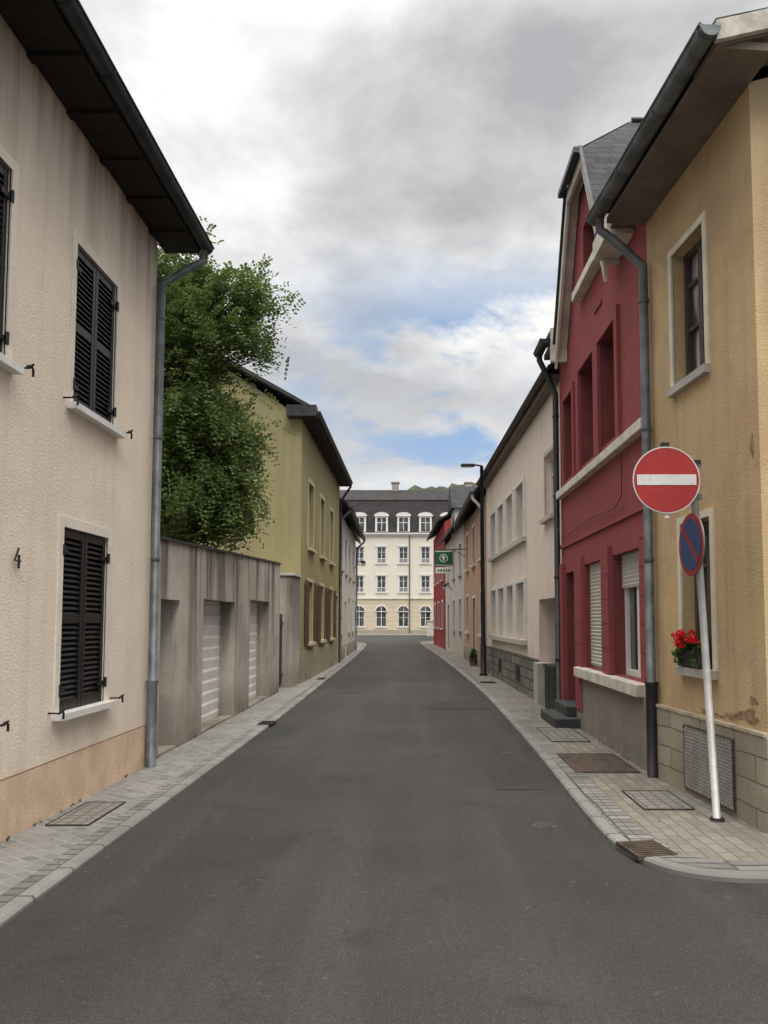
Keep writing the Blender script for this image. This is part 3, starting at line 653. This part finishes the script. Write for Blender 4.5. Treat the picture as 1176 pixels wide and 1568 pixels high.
facade(h,fr,0,L,0,5.5,ops,pch); shell(h,fr,L,7,5.5,2.9,pch); roof(h,fr,0,L,7,5.5,2.9,.35,slat); gutter(h,fr,0,L,.41,5.58); pipe(h,fr,.15,.07,.1,5,.05,white,go=(.15,.41,5.5),cast=0); h.m('plinth',conc).box(fr,0,3.7,-.02,.03,0,.6); h.m('plinth',conc).box(fr,4.9,L,-.02,.03,0,.6); h.done()
blu=stucco('cream_grey_render',(.66,.62,.56),.06,.1,.35)
h=Obj('cream_row_house',(1.7,37,0)); fr=Fr((1.94,32.52),(1.50,42),'R'); L=fr.L; P=fr.P
ops=[dict(s0=a,s1=a+1.,z0=z,z1=z+1.4,d=.15,sur=(.1,white),sill=greytrim,rows=(.7,)) for a in (1.,4.,7.2) for z in (1.15,3.6)]
ops[4]=dict(s0=7.2,s1=8.2,z0=.12,z1=2.4,k='door',d=.2)
facade(h,fr,0,L,0,5.7,ops,blu); shell(h,fr,L,6,5.7,3.0,blu); roof(h,fr,0,L,6,5.7,3.0,.3,slat); gutter(h,fr,0,L,.36,5.75)
dm=h.m('dormer',blu); dm.box(fr,3.6,5.6,-1.4,.02,5.7,6.9); h.m('dormer_roof',slat).hexa([P(3.4,.2,6.9),P(5.8,.2,6.9),P(5.8,-2.6,6.9),P(3.4,-2.6,6.9),P(4.59,.2,8.1),P(4.61,.2,8.1),P(4.61,-2.6,8.1),P(4.59,-2.6,8.1)])
h.m('dormer_glass',glass).box(fr,4.1,5.1,.02,.03,5.8,6.7); h.done()
h=Obj('crimson_house',(1.2,47,0)); fr=Fr((1.45,42.02),(1.05,52),'R'); L=fr.L
ops=[dict(s0=a,s1=a+1.,z0=z,z1=z+1.5,d=.15,sur=(.12,white),sill=white,rows=(.7,)) for a in (1.2,4.4,7.6) for z in (1.15,3.9)]
facade(h,fr,0,L,0,7.0,ops,stucco('crimson_stucco',(.34,.05,.05),.06,.1,.2)); shell(h,fr,L,7,7.0,2.2,MATS['crimson_stucco']); roof(h,fr,-.1,L+.1,7,7.0,2.2,.35,slat); gutter(h,fr,0,L,.41,7.05); h.done()
h=Obj('roofed_back_house',(5,56,0)); fr=Fr((3.2,57),(3.2,70),'R'); facade(h,fr,0,13,0,8,[dict(s0=a,s1=a+1,z0=z,z1=z+1.5,d=.1) for a in (2,5,8,10.5) for z in (1.2,4.2)],whst); shell(h,fr,13,8,8,3,whst); roof(h,fr,-.2,13.2,8,8,3,.3,slat); h.done()

h=Obj('hanging_pub_sign',(1.05,33,4)); y=31.5
grn=plain('sign_green',(.01,.085,.045),.35,.05,4)
P0=Fr((.68,y),(1.5,y),'L')
h.m('green_panel',grn,bevel=.03).box(P0,0,.74,-.07,.07,3.82,4.46); h.m('panel_rim',white).box(P0,.03,.71,.07,.075,3.85,3.87); h.m('panel_rim',white).box(P0,.03,.71,.07,.075,4.41,4.43)
h.m('emblem',white).disc(P0.P(.37,.072,4.15),(1,0,0),(0,0,1),(0,-1,0),.17,.006,24,.145); h.m('emblem',white).box(P0,.34,.40,.072,.078,4.05,4.25); h.m('emblem',white).box(P0,.28,.46,.072,.077,4.17,4.2)
h.m('name_board',white,bevel=.01).box(P0,.05,.72,-.05,.05,3.52,3.77)
for i in range(5): h.m('lettering',grn).box(P0,.12+i*.11,.19+i*.11,.05,.056,3.6,3.69)
h.m('bracket',iron).tube([(.7,y,4.52),(2.0,y,4.52)],.02,8); h.m('bracket',iron).tube([(1.4,y,4.52),(1.98,y,4.2)],.015,6); h.done()

h=Obj('street_lamp',(1.86,22,0)); k=h.m('pole',iron,True); X,Yl=1.86,22
k.tube([(X,Yl,.03),(X,Yl,.9),(X,Yl,.95),(X-.02,Yl,6.05)],[.085,.085,.065,.05],14); k.tube([(X-.02,Yl,5.9),(X-.02,Yl,6.06),(X-.25,Yl,6.09),(X-.3,Yl,6.09)],.03,10)
f=Fr((X-.62,Yl),(X-.2,Yl),'L'); h.m('lamp_head',iron,bevel=.02).box(f,0,.40,-.11,.11,6.04,6.11); h.m('lamp_glass',plain('lamp_lens',(.5,.5,.46),.3)).box(f,.05,.34,-.08,.08,6.025,6.04)
h.m('base_collar',iron,True).tube([(X,Yl,.03),(X,Yl,.10)],[.13,.11],14); h.done()

# ---------------------------------------------------------------- traffic signs
galv=plain('galvanised_post',(.48,.48,.46),.5,.12,8,.3)
X,Yp=2.335,6.12
h=Obj('no_entry_sign_post',(X,Yp,0))
tx=lambda z:X-.045*z
h.m('post',galv,True).tube([(tx(0.03),Yp,.03),(tx(2.86),Yp,2.86)],.029,14); h.m('post_cap',iron,True).tube([(tx(2.86),Yp,2.86),(tx(2.88),Yp,2.88)],.032,12)
h.m('post_foot',castm,True).tube([(X,Yp,.035),(X,Yp,.065)],[.06,.05],14)
cx,cz,rr=1.975,2.715,.268; ys=Yp-.05
sred=plain('sign_red',(.34,.022,.02),.45,.10,3,spec=.4); swh=plain('sign_white',(.62,.62,.60),.45,.06,3); sbl=plain('sign_blue',(.02,.06,.18),.4,.06,3)
U,W,Nn=(1,0,0),(0,0,1),(0,-1,0)
h.m('sign_back',zinc).disc((cx,ys,cz),U,W,Nn,rr,.012,56)
h.m('sign_rim',swh).disc((cx,ys-.012,cz),U,W,Nn,rr,.003,56); h.m('sign_face',sred).disc((cx,ys-.015,cz),U,W,Nn,rr*.965,.003,56)
fb=Fr((cx,ys-.018),(cx+1,ys-.018),'L'); h.m('sign_bar',swh).box(fb,-.235,.235,0,.004,cz-.042,cz+.042)
fb2=Fr((cx,ys),(cx+1,ys),'L'); 
for z in (cz+.13,cz-.13): h.m('brackets',zinc).box(fb2,-.2,tx(cz)-cx+.05,-.035,-.004,z-.02,z+.02)
h.m('clamps',iron).box(fb2,tx(cz)-cx-.02,tx(cz)-cx+.045,-.09,.0,cz+.13,cz+.165); h.m('clamps',iron).box(fb2,-.03,.03,-.03,.01,cz+rr-.01,cz+rr+.035); h.m('clamps_white',white).box(fb2,-.015,.02,-.02,-.0,cz-rr-.035,cz-rr)
an=math.radians(88); Nn=Vector((-math.sin(an),-math.cos(an),0)); U=Vector((math.cos(an),-math.sin(an),0)); W=Vector((0,0,1))
c=Vector((tx(2.18),Yp,2.205))+Nn*.045; r2=.25
h.m('parking_back',zinc).disc(c,U,W,Nn,r2,.012,48); c2=c+Nn*.012; h.m('parking_red',sred).disc(c2,U,W,Nn,r2,.003,48); h.m('parking_blue',sbl).disc(c2+Nn*.003,U,W,Nn,r2*.83,.003,48)
d=(U*math.cos(math.radians(-45))+W*math.sin(math.radians(-45))); e=Vector(Nn).cross(d); q=c2+Nn*.0075
h.m('parking_slash',sred).poly([q+d*r2*.84+e*.02,q+d*r2*.84-e*.02,q-d*r2*.84-e*.02,q-d*r2*.84+e*.02])
h.m('parking_clamps',iron).tube([c-Nn*.05+W*.1,c+W*.1],.02,8); h.m('parking_clamps',iron).tube([c-Nn*.05-W*.1,c-W*.1],.02,8)
h.done()

# ---------------------------------------------------------------- end building
bw=stucco('cream_white_render',(.80,.74,.64),.03,.04,.0,bst=.2); bc=bricks('cream_rusticated',(.66,.57,.42),(.70,.61,.46),(.55,.47,.34),1.4,.5,.03,'XZ',var=.1)
h=Obj('mansard_apartment_building',(0,86,0)); fr=Fr((-20,86),(16,86),'L'); L=36; P=fr.P
cent=[-4.1+2.47*k+20 for k in range(-6,8)]
ops=[];ops0=[]
for c in cent:
    for z in (4.75,8.0): ops.append(dict(s0=c-.5,s1=c+.5,z0=z,z1=z+1.85,d=.15,ft=.09,rows=(.68,)))
    ops0.append(dict(s0=c-.6,s1=c+.6,z0=.9,z1=2.6,d=.15,ft=.09,rows=(.6,)))
facade(h,fr,0,L,4.1,11.1,ops,bw); facade(h,fr,0,L,0,3.98,ops0,bc,part='ground_walls')
tr=h.m('trim',white)
for c in cent:
    for z in (4.75,8.0):
        tr.box(fr,c-.66,c-.5,-.01,.06,z,z+1.85); tr.box(fr,c+.5,c+.66,-.01,.06,z,z+1.85); tr.box(fr,c-.7,c+.7,-.01,.09,z+1.85,z+2.05); tr.box(fr,c-.7,c+.7,-.1,.12,z-.12,z)
        for i in range(8): tr.box(fr,c-.5+i*.135,c-.46+i*.135,.04,.07,z,z+.5)
        tr.box(fr,c-.5,c+.5,.035,.075,z+.5,z+.56)
    K=12; 
    gl_=h.m('arch_glass',glass); pts=[P(c+.6*math.cos(math.pi*i/K),.012,2.6+.6*math.sin(math.pi*i/K)) for i in range(K+1)]; gl_.poly(pts)
    for i in range(K):
        t0,t1=math.pi*i/K,math.pi*(i+1)/K
        tr.hexa([P(c+.6*math.cos(t0),-.01,2.6+.6*math.sin(t0)),P(c+.6*math.cos(t1),-.01,2.6+.6*math.sin(t1)),P(c+.74*math.cos(t1),-.01,2.6+.74*math.sin(t1)),P(c+.74*math.cos(t0),-.01,2.6+.74*math.sin(t0)),
                 P(c+.6*math.cos(t0),.05,2.6+.6*math.sin(t0)),P(c+.6*math.cos(t1),.05,2.6+.6*math.sin(t1)),P(c+.74*math.cos(t1),.05,2.6+.74*math.sin(t1)),P(c+.74*math.cos(t0),.05,2.6+.74*math.sin(t0))])
    tr.box(fr,c-.03,c+.03,.013,.04,2.6,3.2); tr.box(fr,c-.6,c+.6,.013,.045,2.56,2.64)
    tr.box(fr,c-.7,c+.7,-.1,.1,.8,.9)
    z=11.45; dm=h.m('dormers',white); 
    dm.box(fr,c-.72,c-.5,-1.6,.02,z,z+1.9); dm.box(fr,c+.5,c+.72,-1.6,.02,z,z+1.9); dm.box(fr,c-.5,c+.5,-1.6,.015,z+1.7,z+1.9); dm.box(fr,c-.5,c+.5,-1.6,.015,z,z+.15)
    h.m('dormer_glass',glass).box(fr,c-.5,c+.5,-.3,-.1,z+.15,z+1.7); dm.box(fr,c-.035,c+.035,-.1,-.05,z+.15,z+1.7); dm.box(fr,c-.5,c+.5,-.1,-.055,z+1.1,z+1.17)
    pts=[(c+.85*math.cos(math.pi*i/10),z+1.9+.42*math.sin(math.pi*i/10)) for i in range(11)]
    dm.poly([P(a,.1,b) for a,b in pts]); rf=h.m('dormer_roofs',slat)
    for (a,b),(a2,b2) in zip(pts,pts[1:]): rf.poly([P(a,.12,b+.02),P(a2,.12,b2+.02),P(a2,-2,b2+.02),P(a,-2,b+.02)])
    dm.box(fr,c-.85,c+.85,-.1,.12,z+1.85,z+1.95)
h.m('string_course',offw).box(fr,0,L,-.1,.12,3.98,4.1)
h.m('cornice',white).box(fr,0,L,-.1,.25,11.1,11.25); h.m('cornice',white).box(fr,0,L,-.1,.4,11.25,11.4)
ms=h.m('mansard',plain('mansard_slate',(.036,.034,.035),.8,.2,1.5,spec=.2)); ms.hexa([P(0,-7,11.3),P(L,-7,11.3),P(L,.1,11.38),P(0,.1,11.38),P(0,-7,15.9),P(L,-7,15.9),P(L,-1.7,15.4),P(0,-1.7,15.4)])
ms.hexa([P(0,-8,15.4),P(L,-8,15.4),P(L,-1.6,15.4),P(0,-1.6,15.4),P(0,-5,17.1),P(L,-5,17.1),P(L,-4.8,17.1),P(0,-4.8,17.1)])
h.m('sides',bw).poly([P(0,0,0),P(0,-9,0),P(0,-9,11.1),P(0,0,11.1)]); h.m('sides',bw).poly([P(L,0,0),P(L,-9,0),P(L,-9,11.1),P(L,0,11.1)])
ch=h.m('chimneys',plain('chimney_render',(.35,.30,.26),.9))
for s_ in (8,17.3,26): ch.box(fr,s_-.4,s_+.4,-5.4,-4.5,15.5,17.9); ch.box(fr,s_-.5,s_+.5,-5.5,-4.4,17.9,18.02)
h.m('base',plain('stone_base',(.35,.31,.25),.9)).box(fr,0,L,-.05,.08,0,.55)
h.m('downpipes',zinc).tube([P(19.05,.1,.1),P(19.05,.1,11.1)],.07,8)
h.done()
fp=MB(); f=Fr((-20,80),(16,80),'L'); fp.box(f,0,36,-5.9,0,-.02,.12); fp.build('far_pavement',lpav)
h=Obj('garden_gate_post',(1.2,78,0)); f=Fr((.9,78),(1.9,78),'L'); h.m('post',offw,bevel=.02).box(f,0,.9,-.3,.3,0,1.5); h.m('cap',offw).box(f,-.08,.98,-.38,.38,1.5,1.62); h.done()
hb=MB(); nx,ny=140,30; hx=np.linspace(-130,130,nx); hy=np.linspace(120,230,ny)
for j in range(ny):
    for i in range(nx):
        t=min(1,(hy[j]-120)/55); t=t*t*(3-2*t)
        z=29.8*t+ (1.0*math.sin(hx[i]*.045+1.2)+.7*math.sin(hx[i]*.13))*t + (random.random()*1.8)*t
        hb.v.append((hx[i]+random.uniform(-.8,.8),hy[j]+random.uniform(-1,1),z))
for j in range(ny-1):
    for i in range(nx-1): a=j*nx+i; hb.f.append((a,a+1,a+nx+1,a+nx))
hb.build('wooded_hill',plain('hill_forest',(.045,.06,.03),.95,.4,.25),smooth=False)

# ---------------------------------------------------------------- tree
T=Obj('locust_tree',(-4.75,13,0)); bark=plain('bark',(.10,.08,.06),.95,.3,12,0,.6)
br=T.m('trunk_and_limbs',bark,True)
br.tube([(-4.8,13,0),(-4.75,13,1.5),(-4.6,12.95,3.0),(-4.4,12.9,4.6),(-4.2,12.85,6.0),(-4.05,12.8,7.2)],[.2,.17,.14,.11,.07,.03],10)
lobes=[((-3.35,12.8,7.05),(.95,1.0,.6),.8),((-4.3,12.8,7.45),(.9,1.1,.7),.8),((-3.5,12.8,6.3),(.95,1.1,.6),.9),((-4.1,12.8,5.4),(1.1,1.4,.8),1.2),((-3.7,12.7,4.75),(1.05,1.3,.6),1.1),((-3.5,12.6,4.0),(1.0,1.2,.65),1.2),((-3.8,12.6,3.4),(1.15,1.2,.5),1.1),((-5.2,13,5.6),(1.3,1.4,1.9),.9)]
cl=[]
for (c,r,wt) in lobes:
    for _ in range(int(44*wt)):
        d=rng.normal(size=3); d/=np.linalg.norm(d); q=np.array(c)+d*np.array(r)*rng.uniform(.35,1.05)
        cl.append((q,rng.uniform(.10,.2)))
        if rng.random()<.4:
            b0=np.array([-4.55+.35*(q[2]-3)/4.5,12.9,max(2.6,q[2]-1.0)])
            mid=(b0+q)/2+np.array([0,0,.15]); br.tube([b0,mid,q],[.035,.02,.008],5,False)
V=[];F=[]
for q,sg_ in cl:
    for _ in range(int(rng.uniform(15,34))):
        p=q+rng.normal(size=3)*np.array([sg_,sg_,sg_*.8])
        if p[2]<2.72: continue
        d=(q-np.array([-4.4,12.9,5.2])); d=d/np.linalg.norm(d)*.6+rng.normal(size=3)*.55+np.array([0,0,-.35]); d/=np.linalg.norm(d)
        side=np.cross(d,[0,0,1])+rng.normal(size=3)*.25; side/=np.linalg.norm(side)
        Lf=rng.uniform(.20,.34); up=np.cross(side,d)
        for k in range(5):
            a=p+d*Lf*(k/4)+np.array([0,0,-.09])*(k/4)**2
            for sg in (-1,1):
                ax=side*sg+d*.3+up*rng.uniform(-.3,.3); ax/=np.linalg.norm(ax); l=rng.uniform(.06,.09); w_=l*.30
                b=np.cross(ax,up+rng.normal(size=3)*.3); b/=np.linalg.norm(b)
                i=len(V); V.extend([a,a+ax*l*.5+b*w_,a+ax*l,a+ax*l*.5-b*w_]); F.append((i,i+1,i+2,i+3))
mb=T.m('leaves',leafm('locust_leaf',(.065,.105,.028),(.125,.175,.05),.4)); mb.v=[tuple(v) for v in V]; mb.f=F
print('leaflets',len(F))
T.done()
def shrub(name,x,y,r,pot=True):
    o=Obj(name,(x,y,0)); 
    if pot: o.m('pot',plain('terracotta',(.16,.10,.07),.8),True).tube([(x,y,.03),(x,y,.3)],[.10,.14],12)
    m=o.m('leaves',leafm('shrub_leaf_'+str(x),(.03,.06,.015),(.07,.11,.03),.2)); 
    for i in range(9): blob(m,(x+random.uniform(-r,r)*.6,y+random.uniform(-r,r)*.6,.35+random.uniform(0,r*1.4)),r*.5,70,.03)
    o.done()
shrub('potted_shrub',1.88,26.5,.16)
wd=MB()
def tuft(x,y,z,sc,n):
    for _ in range(n):
        a=random.uniform(0,6.28); l=sc*random.uniform(.5,1.2); dx,dy=math.cos(a)*l*.6,math.sin(a)*l*.6; wv=.002+sc*.05
        wd.poly([(x-wv*math.sin(a),y+wv*math.cos(a),z),(x+wv*math.sin(a),y-wv*math.cos(a),z),(x+dx*.6+wv*.8*math.sin(a),y+dy*.6-wv*.8*math.cos(a),z+l*.7),(x+dx,y+dy,z+l*.75)])
for _ in range(60):
    y=random.choice([random.uniform(5,8.4),random.uniform(8.5,17),random.uniform(19,30)]); tuft(-2.93 if y<8.45 else -2.97-.01*(y-8.5) if y<17 else -2.9,y,HL,random.uniform(.015,.05),random.randint(5,14))
for _ in range(45):
    y=random.uniform(5.8,23); x=2.53-.086*(y-5.8) if y<7.9 else (2.33 if y<12.7 else 2.36-.028*(y-12.8)-.05); tuft(x,y,HR,random.uniform(.015,.05),random.randint(5,12))
wd.build('weeds_along_wall_foot',leafm('weed_leaf',(.08,.12,.03),(.14,.17,.06),.3))
gt=MB()
for _ in range(260):
    if random.random()<.5: x=random.uniform(-2.9,-2.3); y=random.uniform(4,18); z=HL
    else: x=random.uniform(1.2,2.3); y=random.uniform(5.3,16); z=HR if x>1.45 else .0
    s_=random.uniform(.006,.016); a=random.uniform(0,3.1); gt.poly([(x+s_*math.cos(a),y+s_*math.sin(a),z+.006),(x-s_*.5*math.sin(a),y+s_*.5*math.cos(a),z+.012),(x-s_*math.cos(a),y-s_*math.sin(a),z+.007),(x+s_*.5*math.sin(a),y-s_*.5*math.cos(a),z+.008)])
gt.build('fallen_leaf_litter',plain('leaf_litter',(.14,.10,.05),.9,.4,20))

# ---------------------------------------------------------------- world
w=bpy.data.worlds.new('World'); scene.world=w; w.use_nodes=True; nt=w.node_tree; nt.nodes.clear()
out=nt.nodes.new('ShaderNodeOutputWorld'); bg=nt.nodes.new('ShaderNodeBackground'); bg.inputs[1].default_value=.1; nt.links.new(bg.outputs[0],out.inputs[0])
SE,SR=math.radians(50),math.radians(163)
sky=nt.nodes.new('ShaderNodeTexSky'); sky.sky_type='NISHITA'; sky.sun_disc=False; sky.sun_elevation=SE; sky.sun_rotation=SR
tc=node(nt,'ShaderNodeTexCoord').outputs['Generated']; sp=node(nt,'ShaderNodeSeparateXYZ',{0:tc})
zc=mth(nt,'MAXIMUM',sp.outputs[2],0.0); den=mth(nt,'ADD',zc,.16)
uv=node(nt,'ShaderNodeCombineXYZ',{0:mth(nt,'DIVIDE',sp.outputs[0],den),1:mth(nt,'DIVIDE',sp.outputs[1],den),2:3.7}).outputs[0]
n1=noise(nt,uv,1.0,7,.5,.25); n2=noise(nt,uv,3.1,6,.6,.2)
big=mrange(nt,mth(nt,'ADD',mth(nt,'MULTIPLY',n1,.70),mth(nt,'MULTIPLY',n2,.30)),.40,.57)
cr=nt.nodes.new('ShaderNodeValToRGB'); nt.links.new(big,cr.inputs[0]); e=cr.color_ramp
e.elements[0].position=0; e.elements[0].color=(4.7,4.75,4.9,1); e.elements[1].position=1; e.elements[1].color=(10.2,10.1,9.9,1)
el=e.elements.new(.5); el.color=(7.1,7.1,7.15,1)
hz=mrange(nt,sp.outputs[2],.38,.06,0,1)
cloud=mix(nt,mth(nt,'MULTIPLY',hz,.7),cr.outputs[0],(9.0,9.2,9.4,1))
n4=noise(nt,uv,6.5,4,.55,.1); cloud=mix(nt,mth(nt,'MULTIPLY',mrange(nt,n4,.42,.58,0,.5),hz),cloud,(6.6,7.4,8.6,1))
band=mth(nt,'MULTIPLY',mrange(nt,sp.outputs[2],.14,.28),mrange(nt,sp.outputs[2],.46,.36))
band=mth(nt,'MULTIPLY',band,mrange(nt,sp.outputs[0],-.22,.02))
n3=noise(nt,uv,2.3,6,.6,.3)
hole=mth(nt,'MULTIPLY',mrange(nt,n3,.46,.57,0,1.0),band)
hz2=mth(nt,'MULTIPLY',mrange(nt,n3,.49,.62,0,.45),mrange(nt,sp.outputs[2],.32,.2))
hole=mth(nt,'ADD',hole,hz2,True)
blue=mix(nt,.6,sky.outputs[0],(4.0,5.8,8.9,1))
col=mix(nt,hole,cloud,blue)
zb=mrange(nt,sp.outputs[2],.62,1.0,1.0,5.2)
fin=node(nt,'ShaderNodeVectorMath',{0:col,'Scale':zb},operation='SCALE').outputs[0]
wm=mix(nt,mrange(nt,sp.outputs[2],.62,.8),(1,1,1,1),(1.04,1.0,.94,1))
fin=mix(nt,1.0,fin,wm,'MULTIPLY')
nt.links.new(fin,bg.inputs[0])
sl=bpy.data.lights.new('sun','SUN'); sl.energy=1.5; sl.angle=math.radians(20); sl.color=(1,.95,.88)
so=bpy.data.objects.new('sun',sl); scene.collection.objects.link(so)
dv=Vector((math.sin(SR)*math.cos(SE),math.cos(SR)*math.cos(SE),math.sin(SE))); so.rotation_euler=dv.to_track_quat('Z','Y').to_euler()
cd=bpy.data.cameras.new('camera'); cam=bpy.data.objects.new('camera',cd); scene.collection.objects.link(cam); scene.camera=cam
cd.sensor_width=36; cd.lens=27.05; cd.shift_x=-.0332; cd.shift_y=.056; cd.clip_end=2000; cd.clip_start=.05
cam.location=(0,0,1.6); cam.rotation_euler=(math.radians(93.8),0,0)
scene.view_settings.view_transform='Standard'; scene.view_settings.look='None'; scene.view_settings.exposure=0
